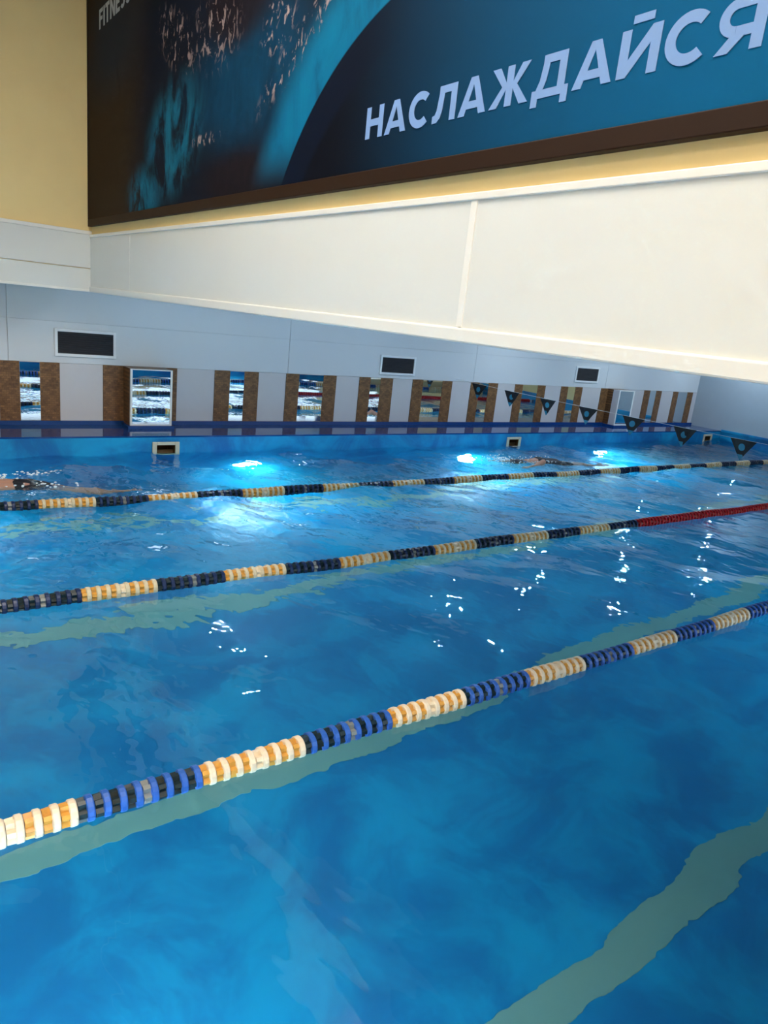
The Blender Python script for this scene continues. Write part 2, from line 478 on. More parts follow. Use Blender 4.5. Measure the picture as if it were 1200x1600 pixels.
skimmer(SKX[0], 'beige framed skimmer opening in pool wall below the nearer mirrored column')
skimmer(SKX[1], 'beige framed skimmer opening in pool wall behind the farther swimmer')
skimmer(SKX[2], 'beige framed skimmer opening nearest the far right pool corner')

# ------------------------------------------------------------------ underwater lamps
m_lens = simple('pool_lamp_lens', srgb(236, 242, 246), 0.15)
def disc_light(parent, pos, direction, radius, radiance, color):
    l = bpy.data.lights.new('bulb', 'AREA'); l.shape = 'DISK'; l.size = 2 * radius
    l.energy = radiance * math.pi * math.pi * radius ** 2; l.color = color[:3]
    o = bpy.data.objects.new('bulb', l); COL.objects.link(o)
    o.visible_camera = True
    o.rotation_euler = Vector(direction).to_track_quat('-Z', 'Y').to_euler()
    o.parent = parent; o.location = Vector(pos) - parent.location
    return o
m_bezel = simple('lamp_bezel', srgb(230, 232, 232), 0.3)
def disc(mb, x, y, z, r0, r1, ya, yb, n=28):
    """ring between radii r0 and r1, axis along Y"""
    vs, fs = [], []
    for k in range(n):
        c, s_ = math.cos(2 * math.pi * k / n), math.sin(2 * math.pi * k / n)
        for rr, yy in ((r0, ya), (r1, ya), (r1, yb), (r0, yb)):
            vs.append((x + rr * c, yy, z + rr * s_))
    for k in range(n):
        a, b = 4 * k, 4 * ((k + 1) % n)
        for i in range(4):
            fs.append((a + i, a + (i + 1) % 4, b + (i + 1) % 4, b + i))
    mb.add(vs, fs)
    return mb
def pool_lamp(x, z, far, lab, grp):
    y = YF if far else YN
    s_ = -1 if far else 1
    r = empty('pool_lamp', (x, y, z))
    disc(MB(), x, y, z, 0.125, 0.165, y, y + s_ * 0.03).build('bezel', m_bezel, r, smooth=False)
    n = 28
    vs = [(x + 0.126 * math.cos(6.28318 * k / n), y + s_ * 0.012, z + 0.126 * math.sin(6.28318 * k / n)) for k in range(n)]
    vs += [(a, y + s_ * 0.002, c) for a, b, c in vs]
    MB().add(vs, [tuple(range(n)), tuple(range(n, 2 * n))[::-1]] + [(k, (k + 1) % n, (k + 1) % n + n, k + n) for k in range(n)]).build('lens', m_lens, r)
    disc_light(r, (x, y + s_ * 0.016, z), (0, s_, 0), 0.124, POOL_LAMP, (0.82, 0.93, 1.0))
    tag(r, lab, 'pool lamp', grp)
for x, z, lab in ((0.1, -0.85, 'round underwater lamp in the far pool wall, left of the near swimmer'),
                  (4.05, -0.85, 'round underwater lamp glowing below the middle of the far pool wall, brightest in view'),
                  (8.0, -0.95, 'round underwater lamp glowing just left of the farther swimmer'),
                  (11.55, -1.1, 'round underwater lamp glowing farthest right below the pennants')):
    pool_lamp(x, z, True, lab, 'underwater lamps')
for x in (-3.6, -1.7, 0.2, 7.6, 11.4):  # unseen lamps added to brighten the near water
    pool_lamp(x, -0.85, False, 'added unseen underwater lamp in the near pool wall below the deck', 'added underwater lamps in the near wall')

# ------------------------------------------------------------------ ceiling lights
m_hall = emis('warm_panel_light', (1.0, 0.91, 0.79, 1), HALL_LAMP)
m_down = simple('downlight_glass', srgb(236, 240, 242), 0.15)
for x, y in [(a, b) for a in (-1.7, 0.8) for b in (-0.9, 1.2)] + [(-4.2, 1.2), (0.8, 3.3), (0.1, 4.3)]:
    if True:
        r = empty('ceiling_light', (x, y, ZHIGH))
        f = MB(); a, b, c, d = x - 0.6, x + 0.6, y - 0.3, y + 0.3
        f.box(a, a + 0.03, c, d, ZHIGH - 0.04, ZHIGH).box(b - 0.03, b, c, d, ZHIGH - 0.04, ZHIGH).box(a + 0.03, b - 0.03, c, c + 0.03, ZHIGH - 0.04, ZHIGH).box(a + 0.03, b - 0.03, d - 0.03, d, ZHIGH - 0.04, ZHIGH)
        f.build('frame', m_strip, r)
        MB().box(a + 0.03, b - 0.03, c + 0.03, d - 0.03, ZHIGH - 0.02, ZHIGH - 0.004).front(0, 1).build('diffuser', [m_strip, m_hall], r)
        tag(r, 'rectangular warm panel light on the high ceiling of the hall', 'ceiling light', 'panel lights on the high ceiling')
for x, y in ((3.45, 7.0), (6.5, 7.0), (9.3, 8.0), (12.2, 8.0), (15.0, 8.0), (4.6, -1.0), (7.4, -1.0), (10.2, -1.0), (13.0, -1.0)):  # first two inferred from glints; the rest unseen, added to make glints
    if True:
        r = empty('downlight', (x, y, ZLOW))
        n = 20
        ring = [(math.cos(6.28318 * k / n), math.sin(6.28318 * k / n)) for k in range(n)]
        vs = [(x + 0.056 * c, y + 0.056 * s_, ZLOW - 0.006) for c, s_ in ring] + [(x + 0.056 * c, y + 0.056 * s_, ZLOW) for c, s_ in ring]
        MB().add(vs, [tuple(range(n)), tuple(range(n, 2 * n))[::-1]] + [(k, (k + 1) % n, (k + 1) % n + n, k + n) for k in range(n)]).build('glass', m_down, r)
        disc_light(r, (x, y, ZLOW - 0.009), (0, 0, -1), 0.055, LOW_LAMP, (0.72, 0.87, 1.0))
        f = MB(); vs, fs = [], []
        for c, s_ in ring:
            vs += [(x + 0.056 * c, y + 0.056 * s_, ZLOW - 0.012), (x + 0.078 * c, y + 0.078 * s_, ZLOW - 0.008), (x + 0.078 * c, y + 0.078 * s_, ZLOW), (x + 0.056 * c, y + 0.056 * s_, ZLOW)]
        for k in range(n):
            a, b = 4 * k, 4 * ((k + 1) % n)
            for i in range(4): fs.append((a + i, a + (i + 1) % 4, b + (i + 1) % 4, b + i))
        f.add(vs, fs).build('ring', m_strip, r)
        tag(r, 'small round unseen downlight in the low ceiling', 'downlight', 'inferred and added downlights in the low ceiling')

# ------------------------------------------------------------------ lane ropes
PITCH = 0.0594
def mat_plastic(name, c1, rough=0.35, var=0.12):
    return simple(name, c1, rough, var=var, vscale=40)
m_wf = mat_plastic('ivory_float', srgb(228, 210, 184))
m_wc = mat_plastic('ochre_float_core', srgb(206, 148, 62), var=0.25)
m_bf = mat_plastic('blue_float', srgb(44, 92, 176))
m_bc = mat_plastic('black_float_core', srgb(14, 34, 40), var=0.3)
m_nf = mat_plastic('navy_float', srgb(18, 40, 82))
m_sf = mat_plastic('sand_float', srgb(208, 194, 164))
m_rf = mat_plastic('red_float', srgb(176, 16, 26))
m_rc = mat_plastic('dark_red_float_core', srgb(120, 8, 16))
m_gc = mat_plastic('grey_coupling', srgb(120, 124, 122))
m_ic = mat_plastic('ivory_coupling', srgb(226, 206, 176))
m_cable = simple('steel_cable', srgb(140, 145, 150), 0.35, metal=0.8)
def float_verts(x0=0.0, n=18):
    R = 0.054
    prof = [(-0.029, 0.012, 0), (-0.029, 0.044, 1), (-0.001, 0.045, 1), (0.0, R - 0.004, 0), (0.003, R, 0), (0.022, R, 0), (0.027, R - 0.004, 0), (0.029, 0.03, 0), (0.029, 0.012, 0)]
    vs, fs, mi = [], [], []
    for x, r, fin in prof:
        for k in range(n):
            g = 2 * math.pi * k / n
            rr = r * ((1.08 if k % 3 else 0.74) if fin else 1.0)
            vs.append((x0 + x, rr * math.cos(g), rr * math.sin(g)))
    for i in range(len(prof) - 1):
        for k in range(n):
            fs.append((i * n + k, i * n + (k + 1) % n, (i + 1) * n + (k + 1) % n, (i + 1) * n + k)); mi.append(1 if i < 2 else 0)
    return vs, fs, mi
def float_mesh(name, flange, core):
    vs, fs, mi = float_verts()
    b = MB(); b.v, b.f, b.m = list(vs), list(fs), list(mi)
    o = b.build(name, [flange, core]); me = o.data
    bpy.data.objects.remove(o)
    return me
fm = {'w': float_mesh('ivory_float', m_wf, m_wc), 'd': float_mesh('blue_float', m_bf, m_bc), 'r': float_mesh('red_float', m_rf, m_rc),
      'wc': float_mesh('ivory_coupling_float', m_wf, m_ic), 'dc': float_mesh('blue_coupling_float', m_bf, m_gc),
      'sw': float_mesh('sand_float', m_sf, m_wc), 'sd': float_mesh('navy_float', m_nf, m_bc), 'swc': float_mesh('sand_coupling_float', m_sf, m_ic), 'sdc': float_mesh('navy_coupling_float', m_nf, m_gc)}
def lane_rope(y, wphase, red, lab):
    """wphase: an X at which an ivory group of eight begins"""
    r = empty('lane_rope', (XL, y, 0.0))
    ox = lambda x: (Vector((x, y, 0)) - r.location)
    pts = [(XL + (XR - XL) * i / 60, y, 0.012) for i in range(61)]
    MB().tube(pts, 0.006, 6).build('cable', m_cable, r, smooth=True)
    i0 = int(math.floor((-0.1 - wphase) / PITCH)); i1 = int((XR - 0.15 - wphase) / PITCH)
    rest = MB()
    iL = int((XL + 0.2 - wphase) / PITCH)
    for i in range(iL, i1):
        x = wphase + (i + 0.5) * PITCH
        g = (i // 8) % 2; k = i % 8
        kind = ('w' if g == 0 else 'd') + ('c' if k == 4 else '')
        if y > 3: kind = 's' + kind
        if red is not None and x > red: kind = 'r'
        z = 0.014 + 0.006 * math.sin(x * 2.1 + y) + 0.003 * math.sin(x * 5.3 + 2 * y)
        if i >= i0:
            o = bpy.data.objects.new('float', fm[kind]); COL.objects.link(o); o.parent = r
            o.location = ox(x) + Vector((0, 0.004 * math.sin(1.3 * x), z))
            o.rotation_euler = ((i * 2.399) % 6.283, 0, 0)
        else:
            vs, fs, mi = float_verts(x)
            b = len(rest.v)
            rest.v += [(a, c + y, d + z) for a, c, d in vs]; rest.f += [tuple(q + b for q in f) for f in fs]
            rest.m += [q + (0 if g == 0 else 2) for q in mi]
    tag(rest.build('float_row', [m_wf, m_wc, m_bf, m_bc], r), kind='stuff')
    # end hook at the pool wall
    MB().box(XR - 0.09, XR, y - 0.02, y + 0.02, -0.02, 0.04).build('end_hook', m_cable, r)
    tag(r, lab, 'lane rope', 'lane ropes across the pool')
lane_rope(2.395, 0.994 - 0.95 - 0.0 , None, 'nearest lane rope of ivory-ochre and blue-black floats')
lane_rope(4.405, 0.994, 6.69, 'middle lane rope ending in a long run of red floats')
lane_rope(6.52, 1.128, None, 'farthest lane rope of ivory and dark floats, nearest the swimmers')

# ------------------------------------------------------------------ pennants
FX = 8.2
m_pen = simple('dark_pennant_cloth', srgb(13, 18, 25), 0.7, var=0.2, vscale=8)
m_teal = simple('teal_print', srgb(32, 120, 150), 0.6)
pr = empty('pennant_string', (FX, 8.6, 1.0))
zs = lambda y: 0.965 + 0.03 * ((y - 4.5) / 4.0) ** 2
MB().tube([(FX, YN + 0.1 + (YW - 0.01 - YN - 0.1) * i / 40, zs(YN + 0.1 + (YW - 0.01 - YN - 0.1) * i / 40)) for i in range(41)], 0.0022, 6).build('cord', m_strip, pr)
for j in range(10):
    y = 8.75 - 0.755 * j
    z = zs(y); hw, hh = 0.165, 0.24
    b = MB()
    n = 5
    fl = lambda v: 0.012 * math.sin(v * 9 + j * 1.7)
    # gently waving triangle of cloth with thickness
    pts = [(-hw, 0), (-hw * .5, 0), (0, 0), (hw * .5, 0), (hw, 0), (hw * .5, -hh * .5), (0, -hh), (-hw * .5, -hh * .5), (0, -hh * .45)]
    tri = [(0, 1, 7), (1, 8, 7), (1, 2, 8), (2, 3, 8), (3, 5, 8), (3, 4, 5), (5, 6, 8), (6, 7, 8)]
    vs = [(FX + fl(v - u) - 0.0015, y + u, z + v) for u, v in pts] + [(FX + fl(v - u) + 0.0015, y + u, z + v) for u, v in pts]
    fs = [t for t in tri] + [tuple(q + 9 for q in t[::-1]) for t in tri] + [(a, c, c + 9, a + 9) for a, c in ((0, 1), (1, 2), (2, 3), (3, 4), (4, 5), (5, 6), (6, 7), (7, 0))]
    p_ = b.add(vs, fs).build('pennant', m_pen, pr, loc=(FX, y, z))
    e = MB()
    rr = 0.042
    ring = [(rr * math.cos(6.28318 * k / 14), -hh * .36 + rr * math.sin(6.28318 * k / 14)) for k in range(14)]
    tip = [(-hw * .3, -hh * .72), (hw * .3, -hh * .72), (0, -hh)]
    for sgn in (-1, 1):
        d0 = sgn * 0.0022
        f3 = lambda u, v, d: (FX + fl(v - u) + d, y + u, z + v)
        e.prism(ring, d0 - 0.0006, d0 + 0.0006, f3); e.prism(tip, d0 - 0.0006, d0 + 0.0006, f3)
    eo = e.build('emblem', m_teal)
    eo.parent = p_; eo.location = -Vector((FX, y, z))
tag(pr, 'string of dark triangular pennants with teal emblems hung across the lanes', 'pennants')

# ------------------------------------------------------------------ billboard
BBZ0, BBZ1 = 2.505, 4.95
BBY0, BBY1 = -1.6, BY - 0.02
xb = BX - 0.035
bb = empty('billboard', (BX, BY, BBZ0))
def mat_print():
    n = NT('billboard_print')
    c = n.coord()                       # object origin: wall corner; y runs away from it (negative), z up
    sep = n.n('ShaderNodeSeparateXYZ'); n.set(sep.inputs[0], c)
    y, z = sep.outputs[1], sep.outputs[2]       # y: world Y, z: world Z (origin at 0)
    def ell(cy, cz, ry, rz, ang=0.0, soft=(0.45, 1.0)):
        # rotated ellipse mask: 1 inside, 0 outside
        dy = n.math('SUBTRACT', y, cy); dz = n.math('SUBTRACT', z, cz)
        ca, sa = math.cos(ang), math.sin(ang)
        a = n.math('ADD', n.math('MULTIPLY', dy, ca / ry), n.math('MULTIPLY', dz, sa / ry))
        b = n.math('ADD', n.math('MULTIPLY', dy, -sa / rz), n.math('MULTIPLY', dz, ca / rz))
        d = n.math('SQRT', n.math('ADD', n.math('MULTIPLY', a, a), n.math('MULTIPLY', b, b)))
        return n.rng(d, soft[0], soft[1], 1.0, 0.0)
    dy = n.math('SUBTRACT', y, 2.685); dz = n.math('SUBTRACT', z, 1.66)
    d = n.math('SQRT', n.math('ADD', n.math('MULTIPLY', dy, dy), n.math('MULTIPLY', dz, dz)))
    base = n.mix(n.rng(y, 7.5, 6.4), srgb(58, 45, 32), srgb(16, 24, 40))
    base = n.mix(ell(7.7, 4.1, 1.3, 0.7, 0, (0.2, 1.0)), base, srgb(44, 50, 60))
    streak = n.mapping(c, rot=(0.5, 0, 0), scale=(1, 1.5, 0.8))
    s1 = n.noise(streak, 2.6, 5, 0.62, 0.5)
    s2 = n.noise(streak, 7.0, 4, 0.6, 0.8)
    # deep blue water between the swirls
    mid = n.math('MULTIPLY', ell(4.7, 3.25, 1.3, 0.55, 0.0, (0.3, 1.0)), 0.9)
    base = n.mix(mid, base, n.mix(s1, srgb(2, 34, 58), srgb(4, 76, 112)))
    # teal swirl at the left and its tails
    tm = n.math('MULTIPLY', n.math('MAXIMUM', ell(6.0, 3.05, 0.75, 0.5, -0.15, (0.35, 1.05)), ell(6.7, 2.68, 0.55, 0.3, 0.0, (0.3, 1.1))), n.rng(s1, 0.38, 0.56))
    base = n.mix(tm, base, n.mix(s2, srgb(6, 74, 104), srgb(26, 124, 150)))
    # dark body of the picture and the dark foot
    dk = n.math('MAXIMUM', ell(4.85, 3.72, 0.6, 0.34, 0.1, (0.5, 1.1)), ell(4.75, 2.68, 0.75, 0.2, 0.0, (0.4, 1.1)))
    base = n.mix(n.math('MULTIPLY', dk, 0.9), base, n.mix(s2, srgb(10, 12, 22), srgb(38, 28, 34)))
    # bright band along the circle
    band = n.math('MULTIPLY', n.rng(d, 1.85, 2.12, 1.0, 0.0), n.rng(z, 2.55, 2.85))
    band = n.math('MULTIPLY', band, n.rng(s1, 0.25, 0.5, 0.7, 1.0))
    base = n.mix(band, base, n.mix(s1, srgb(0, 84, 124), srgb(4, 122, 160)))
    # pale splashes
    fl = n.mapping(c, rot=(0.5, 0, 0), scale=(1, 1.25, 0.95))
    fk = n.noise(fl, 13.0, 3, 0.6, 0.9)
    sp = n.math('MAXIMUM', ell(5.95, 3.72, 0.5, 0.2, 0.5, (0.5, 1.15)), n.math('MULTIPLY', ell(5.2, 3.62, 0.5, 0.28, 0.2, (0.3, 1.1)), 0.8))
    sp = n.math('MAXIMUM', sp, ell(3.98, 3.28, 0.55, 0.1, -0.5, (0.5, 1.2)))
    sp = n.math('MAXIMUM', sp, ell(4.25, 3.45, 0.22, 0.16, -0.3, (0.5, 1.2)))
    sp = n.math('MAXIMUM', sp, ell(5.3, 2.97, 0.3, 0.04, 0.0, (0.6, 1.2)))
    fm_ = n.math('MULTIPLY', sp, n.rng(fk, 0.54, 0.64))
    base = n.mix(n.math('MULTIPLY', fm_, 0.8), base, n.mix(s2, srgb(120, 96, 98), srgb(206, 184, 178)))
    # big navy circle with the slogan
    circ = n.rng(d, 1.672, 1.684, 1.0, 0.0)
    right = n.rng(y, 3.0, 2.2)
    circ = n.math('MAXIMUM', circ, right)
    inner = n.mix(n.rng(y, 3.6, 1.0), srgb(1, 6, 22), srgb(0, 92, 140))
    rim = n.mix(n.math('MULTIPLY', n.rng(d, 1.45, 1.5), n.rng(y, 2.9, 3.6)), inner, srgb(2, 14, 36))
    col = n.mix(circ, base, rim)
    n.set(n.p.inputs['Base Color'], col)
    n.p.inputs['Roughness'].default_value = 0.8
    n.p.inputs['Specular IOR Level'].default_value = 0.12
    return n.mat
m_print = mat_print()
MB().box(xb, BX, BBY0 + 0.03, BBY1 - 0.015, BBZ0 + 0.07, BBZ1 - 0.05).build('print_panel', m_print, bb)
f = MB()
f.box(xb - 0.008, BX, BBY0, BBY1, BBZ0, BBZ0 + 0.07).box(xb - 0.008, BX, BBY0, BBY1, BBZ1 - 0.05, BBZ1)
f.box(xb - 0.008, BX, BBY0, BBY0 + 0.03, BBZ0 + 0.07, BBZ1 - 0.05).box(xb - 0.008, BX, BBY1 - 0.015, BBY1, BBZ0 + 0.07, BBZ1 - 0.05)
f.build('frame', m_brown, bb, bevel=0.004)

def arc(cx, cy, rx, ry, t, a0, a1, n=22):
    """quads of a ring sector, stroke thickness t inside the outer radii"""
    q = []
    for i in range(n):
        p0, p1 = math.radians(a0 + (a1 - a0) * i / n), math.radians(a0 + (a1 - a0) * (i + 1) / n)
        q.append([(cx + rx * math.cos(p0), cy + ry * math.sin(p0)), (cx + rx * math.cos(p1), cy + ry * math.sin(p1)),
                  (cx + (rx - t) * math.cos(p1), cy + (ry - t) * math.sin(p1)), (cx + (rx - t) * math.cos(p0), cy + (ry - t) * math.sin(p0))])
    return q
T = 0.235
R4 = lambda a, b, c, d: [(a, b), (c, b), (c, d), (a, d)]
def glyph(ch):
    """stroke polygons in a box of height 1; returns (width, polys)"""
    if ch == 'Н': return 0.92, [R4(0, 0, T, 1), R4(0.92 - T, 0, 0.92, 1), R4(T, 0.39, 0.92 - T, 0.61)]
    if ch == 'А':
        w_ = 1.08
        return w_, [[(0, 0), (T * 1.1, 0), (w_ / 2 + 0.02, 0.86), (w_ / 2, 1), (w_ / 2 - T * .55, 1)], [(w_ - T * 1.1, 0), (w_, 0), (w_ / 2 + T * .55, 1), (w_ / 2, 1), (w_ / 2 - 0.02, 0.86)], R4(0.24, 0.17, w_ - 0.24, 0.37)]
    if ch == 'С': return 1.0, arc(0.53, 0.5, 0.53, 0.53, T, 48, 312, 26)
    if ch == 'Л': return 0.98, [R4(0.98 - T, 0, 0.98, 1), R4(0.24, 0.79, 0.98 - T, 1), [(0.24, 0.79), (0.24, 1), (0.46, 0.79), (0.40, 0.3), (0.34, 0.12), (0.20, 0.0), (0.0, -0.01), (0.0, 0.2), (0.10, 0.22), (0.17, 0.34)][0:1] + [(0.46, 0.79), (0.41, 0.32), (0.34, 0.12), (0.2, 0.0), (0.0, -0.01), (0.0, 0.2), (0.1, 0.22), (0.17, 0.34)]]
    if ch == 'Ж':
        w_ = 1.36; c = w_ / 2; h_ = T / 2
        return w_, [R4(c - h_, 0, c + h_, 1), [(0, 0), (T * 1.2, 0), (c - h_ + .02, 0.46), (c - h_ + .02, 0.62), (c - h_ - 0.1, 0.56)], [(0.02, 1), (T * 1.2 + 0.02, 1), (c - h_ + .02, 0.56), (c - h_ + .02, 0.4), (c - h_ - 0.1, 0.46)],
                    [(w_, 0), (w_ - T * 1.2, 0), (c + h_ - .02, 0.46), (c + h_ - .02, 0.62), (c + h_ + 0.1, 0.56)], [(w_ - 0.02, 1), (w_ - T * 1.2 - 0.02, 1), (c + h_ - .02, 0.56), (c + h_ - .02, 0.4), (c + h_ + 0.1, 0.46)]]
    if ch == 'Д': return 1.12, [R4(0, -0.2, 0.2, 0.2), R4(0.92, -0.2, 1.12, 0.2), R4(0.2, 0, 0.92, 0.2), R4(0.78, 0.2, 1.0, 1), R4(0.28, 0.8, 0.78, 1), [(0.12, 0.2), (0.34, 0.2), (0.42, 0.4), (0.48, 0.8), (0.28, 0.8), (0.22, 0.42)]]
    if ch == 'Й': return 0.98, [R4(0, 0, T, 1), R4(0.98 - T, 0, 0.98, 1), [(T, 0), (T, 0.36), (0.98 - T, 1), (0.98 - T, 0.64)], R4(0.24, 1.1, 0.74, 1.27)]
    if ch == 'Я':
        w_ = 0.92
        return w_, [R4(w_ - T, 0, w_, 1), R4(0.34, 0.8, w_ - T, 1), R4(0.34, 0.28, w_ - T, 0.48)] + arc(0.36, 0.64, 0.36, 0.36, 0.2, 90, 270, 14) + [[(0, 0), (0.27, 0), (0.56, 0.3), (0.3, 0.34)]]
    t = 0.2
    if ch == 'F': return 0.6, [R4(0, 0, t, 1), R4(t, 0.8, 0.6, 1), R4(t, 0.42, 0.54, 0.6)]
    if ch == 'I': return 0.2, [R4(0, 0, t, 1)]
    if ch == 'T': return 0.66, [R4(0.23, 0, 0.43, 0.8), R4(0, 0.8, 0.66, 1)]
    if ch == 'N': return 0.78, [R4(0, 0, t, 1), R4(0.58, 0, 0.78, 1), [(t, 1), (t, 0.66), (0.58, 0), (0.58, 0.34)]]
    if ch == 'E': return 0.6, [R4(0, 0, t, 1), R4(t, 0.81, 0.6, 1), R4(t, 0.41, 0.55, 0.59), R4(t, 0, 0.6, 0.19)]
    if ch == 'S': return 0.64, arc(0.32, 0.73, 0.31, 0.27, 0.18, 30, 270, 12) + arc(0.32, 0.27, 0.31, 0.28, 0.18, -150, 90, 12)
    return 0.3, []
def lettering(text, y_left, y_right, z0, hgt, mat, name):
    gap = 0.13
    ws = [glyph(c)[0] for c in text]
    tot = sum(ws) + gap * (len(text) - 1)
    sx = (y_left - y_right) / tot
    u = 0.0
    for c in text:
        b = MB()
        wd, polys = glyph(c)
        for q, pl in enumerate(polys):
            b.prism(pl, xb - 0.002 - 0.00006 * q, xb + 0.001, lambda a, v, d, u=u: (d, y_left - (u + a) * sx, z0 + v * hgt))
        u += wd + gap
        b.build(name, mat, bb)
m_slogan = simple('pale_blue_print', srgb(124, 158, 210), 0.7, spec=0.15)
m_grey_pr = simple('pale_grey_print', srgb(176, 182, 186), 0.7, spec=0.15)
lettering('НАСЛАЖДАЙСЯ', 3.222, 1.262, 2.716, 0.138, m_slogan, 'slogan_letter')
lettering('FITNESS', 8.12, 7.12, 4.265, 0.165, m_grey_pr, 'brand_letter')
e = MB()
e.prism([(7.05, 4.38), (7.0, 4.45), (6.93, 4.46), (6.88, 4.38), (6.95, 4.27), (7.0, 4.26)], xb - 0.0015, xb - 0.0002, lambda a, v, d: (d, a, v))
e.build('brand_emblem', m_grey_pr, bb)
tag(bb, 'large dark blue swimming advertisement with pale Cyrillic slogan in brown frame', 'billboard')

# ------------------------------------------------------------------ swimmers
m_skin = simple('skin', srgb(190, 140, 116), 0.5, var=0.06, vscale=10)
m_trunk = simple('dark_swimwear', srgb(14, 18, 30), 0.6, var=0.2)
m_capm = simple('dark_swim_cap', srgb(16, 20, 34), 0.35)
m_foam = simple('white_foam', srgb(236, 244, 248), 0.25)
def blob_body(name, chains, mat, parent, vox=0.014):
    """one continuous skin grown from tapered limbs (capsule chains merged by a voxel remesh)"""
    b = MB()
    def sph(c, r, n=12):
        vs, fs = [], []
        m = n // 2
        for i in range(m + 1):
            a = math.pi * i / m
            for k in range(n):
                g = 2 * math.pi * k / n
                vs.append((c[0] + r * math.sin(a) * math.cos(g), c[1] + r * math.sin(a) * math.sin(g), c[2] + r * math.cos(a)))
        for i in range(m):
            for k in range(n): fs.append((i * n + k, (i + 1) * n + k, (i + 1) * n + (k + 1) % n, i * n + (k + 1) % n))
        b.add(vs, fs)
    for ch in chains:
        for (p0, r0), (p1, r1) in zip(ch[:-1], ch[1:]):
            p0, p1 = Vector(p0), Vector(p1)
            n = max(3, int((p1 - p0).length / (0.35 * min(r0, r1))))
            for i in range(n + 1):
                t = i / n; sph(p0.lerp(p1, t), r0 + (r1 - r0) * t)
    me = bpy.data.meshes.new(name); me.from_pydata(b.v, [], b.f); me.materials.append(mat)
    o = bpy.data.objects.new(name, me); COL.objects.link(o)
    rm = o.modifiers.new('r', 'REMESH'); rm.mode = 'VOXEL'; rm.voxel_size = vox; rm.use_smooth_shade = True
    sm = o.modifiers.new('s', 'SMOOTH'); sm.iterations = 4; sm.factor = 0.5
    dg = bpy.context.evaluated_depsgraph_get()
    me2 = bpy.data.meshes.new_from_object(o.evaluated_get(dg)); me2.name = name
    o.modifiers.clear(); o.data = me2
    if not me2.materials: me2.materials.append(mat)
    for p in me2.polygons: p.use_smooth = True
    o.parent = parent
    return o
def foam(spots, name, lab, seed):
    rr = random.Random(seed); b = MB()
    ico = [(0, 0, 1), (0.89, 0, 0.45), (0.28, 0.85, 0.45), (-0.72, 0.53, 0.45), (-0.72, -0.53, 0.45), (0.28, -0.85, 0.45), (0.72, 0.53, -0.45), (-0.28, 0.85, -0.45), (-0.89, 0, -0.45), (-0.28, -0.85, -0.45), (0.72, -0.53, -0.45), (0, 0, -1)]
    icf = [(0, 1, 2), (0, 2, 3), (0, 3, 4), (0, 4, 5), (0, 5, 1), (1, 6, 2), (2, 7, 3), (3, 8, 4), (4, 9, 5), (5, 10, 1), (6, 7, 2), (7, 8, 3), (8, 9, 4), (9, 10, 5), (10, 6, 1), (11, 7, 6), (11, 8, 7), (11, 9, 8), (11, 10, 9), (11, 6, 10)]
    for cx, cy, sx, sy, hz, n in spots:
        for _ in range(n):
            x, y = rr.gauss(cx, sx), rr.gauss(cy, sy); z = abs(rr.gauss(0, hz)) + 0.005; q = rr.uniform(0.004, 0.013)
            b.add([(x + q * 1.5 * a, y + q * c, z + q * 0.8 * d) for a, c, d in ico], icf)
    o = b.build(name, m_foam, smooth=True)
    tag(o, lab, 'splash', kind='stuff')

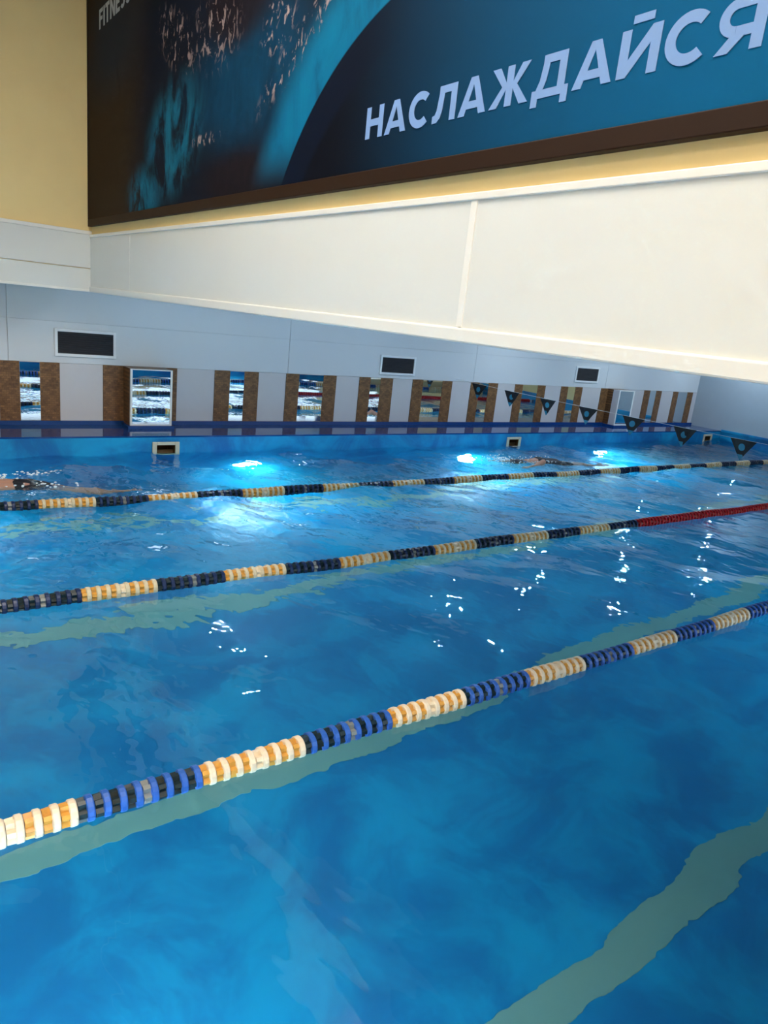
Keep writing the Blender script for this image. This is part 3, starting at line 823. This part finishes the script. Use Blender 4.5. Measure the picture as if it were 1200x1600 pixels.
def swimmer(hip, head_dir, lab, arm_up=True, cap=True, suit=False):
    """a front-crawl swimmer lying at the surface; hip = (x, y, z); head_dir = unit vector in the water plane"""
    r = empty('person', (hip[0], hip[1], hip[2]))
    u = Vector(head_dir).normalized(); s_ = Vector((-u.y, u.x, 0)); k = Vector((0, 0, 1))
    P = lambda a, b, c: tuple(u * a + s_ * b + k * c)
    torso = [(P(0, 0, 0.0), 0.115), (P(0.16, 0, 0.01), 0.11), (P(0.34, 0, 0.02), 0.125), (P(0.46, 0, 0.02), 0.1), (P(0.56, 0, 0.01), 0.058), (P(0.62, 0, 0.0), 0.055)]
    head = [(P(0.66, 0, -0.01), 0.085), (P(0.72, 0, -0.005), 0.098), (P(0.77, 0, -0.01), 0.088)]
    face = [(P(0.70, 0, -0.07), 0.05), (P(0.69, 0, -0.105), 0.02)]
    ch = [torso, head, face]
    for sd in (-1, 1):
        ch.append([(P(0.0, 0.07 * sd, 0), 0.105), (P(0.34, 0.1 * sd, 0.01), 0.095), (P(0.46, 0.13 * sd, 0.01), 0.075)])
        dz = -0.12 if sd > 0 else -0.24
        ch.append([(P(-0.04, 0.09 * sd, -0.01), 0.09), (P(-0.25, 0.1 * sd, dz * .6 - 0.02), 0.075), (P(-0.45, 0.1 * sd, dz - 0.05), 0.052), (P(-0.62, 0.09 * sd, dz - 0.07), 0.055), (P(-0.86, 0.085 * sd, dz - 0.1), 0.034), (P(-0.93, 0.085 * sd, dz - 0.12), 0.034), (P(-1.02, 0.085 * sd, dz - 0.11), 0.03), (P(-1.09, 0.09 * sd, dz - 0.1), 0.02)])
        if sd > 0 and arm_up:     # recovering arm, elbow above the water
            sh, el, wr = P(0.46, 0.17, 0.02), P(0.58, 0.38, 0.15), P(0.80, 0.36, 0.02)
        else:                     # stretched arm under the surface
            sh, el, wr = P(0.46, 0.17 * sd, 0.01), P(0.74, 0.19 * sd, -0.06), P(1.0, 0.17 * sd, -0.1)
        ch.append([(sh, 0.062), (el, 0.044), (wr, 0.029)])
        w_, e_ = Vector(wr), Vector(el); d_ = (w_ - e_).normalized(); lat = d_.cross(k).normalized()
        ch.append([(tuple(w_), 0.03), (tuple(w_ + d_ * 0.045 + lat * 0.012), 0.024), (tuple(w_ + d_ * 0.085), 0.022)])
        ch.append([(tuple(w_), 0.026), (tuple(w_ + d_ * 0.085 - lat * 0.028), 0.019)])
        for q, (off, ln) in enumerate(((0.034, 0.062), (0.012, 0.075), (-0.012, 0.07), (-0.034, 0.055))):
            b0 = w_ + d_ * 0.085 + lat * off; b1 = b0 + d_ * ln * 0.55 - k * 0.006; b2 = b0 + d_ * ln - k * 0.018
            ch.append([(tuple(b0), 0.0105), (tuple(b1), 0.0095), (tuple(b2), 0.008)])
        t0 = w_ + d_ * 0.03 + lat * 0.03
        ch.append([(tuple(t0), 0.014), (tuple(t0 + d_ * 0.03 + lat * 0.028), 0.011), (tuple(t0 + d_ * 0.06 + lat * 0.034), 0.009)])
    blob_body('body', ch, m_skin, r, 0.0075)
    tr = [[(P(0.06, 0.0, 0.0), 0.122), (P(0.0, 0, 0), 0.121)]]
    for sd in (-1, 1):
        dz = -0.12 if sd > 0 else -0.24
        tr.append([(P(0.06, 0.07 * sd, 0), 0.112), (P(-0.04, 0.085 * sd, -0.01), 0.104), (P(-0.2, 0.1 * sd, dz * .5 - 0.015), 0.09)])
    if suit:                  # one-piece suit up to the shoulders
        tr.append([(P(0.0, 0, 0), 0.121), (P(0.16, 0, 0.01), 0.117), (P(0.34, 0, 0.02), 0.131)])
        for sd in (-1, 1):
            tr.append([(P(0.0, 0.07 * sd, 0), 0.112), (P(0.34, 0.1 * sd, 0.01), 0.101)])
    blob_body('swimsuit' if suit else 'swim_trunks', tr, m_trunk, r, 0.012)
    if cap:
        blob_body('swim_cap', [[(P(0.705, 0, 0.012), 0.1), (P(0.745, 0, 0.006), 0.104), (P(0.785, 0, -0.005), 0.088)]], m_capm, r, 0.01)
        g = MB()
        for sd in (-1, 1):
            c0 = u * 0.735 + s_ * 0.034 * sd + k * -0.092
            g.tube([c0 - u * 0.018 - s_ * 0.004, c0, c0 + u * 0.018], [0.012, 0.018, 0.012], 10)
        gg = g.build('goggles', m_rubber); gg.parent = r
    tag(r, lab, 'person', 'swimmers')
    return r
swimmer((1.17, 7.47, -0.10), (-1, 0.12, 0), 'swimmer in dark trunks at the left edge, legs trailing underwater', arm_up=True, cap=True)
swimmer((8.77, 7.40, -0.09), (-1, 0.12, 0), 'farther swimmer in dark cap and swimwear, in front of the second skimmer', arm_up=True, cap=True, suit=True)
foam([(0.85, 7.62, 0.16, 0.07, 0.02, 70), (1.25, 7.72, 0.2, 0.03, 0.012, 40), (1.35, 7.25, 0.18, 0.06, 0.008, 26)], 'water_splash', 'white splash drops around the swimmer at the left edge', 3)
foam([(7.72, 7.55, 0.16, 0.08, 0.025, 110), (8.3, 7.3, 0.3, 0.03, 0.012, 40), (8.6, 7.62, 0.25, 0.03, 0.01, 24)], 'water_splash', 'white splash drops around the farther swimmer below the skimmer', 5)
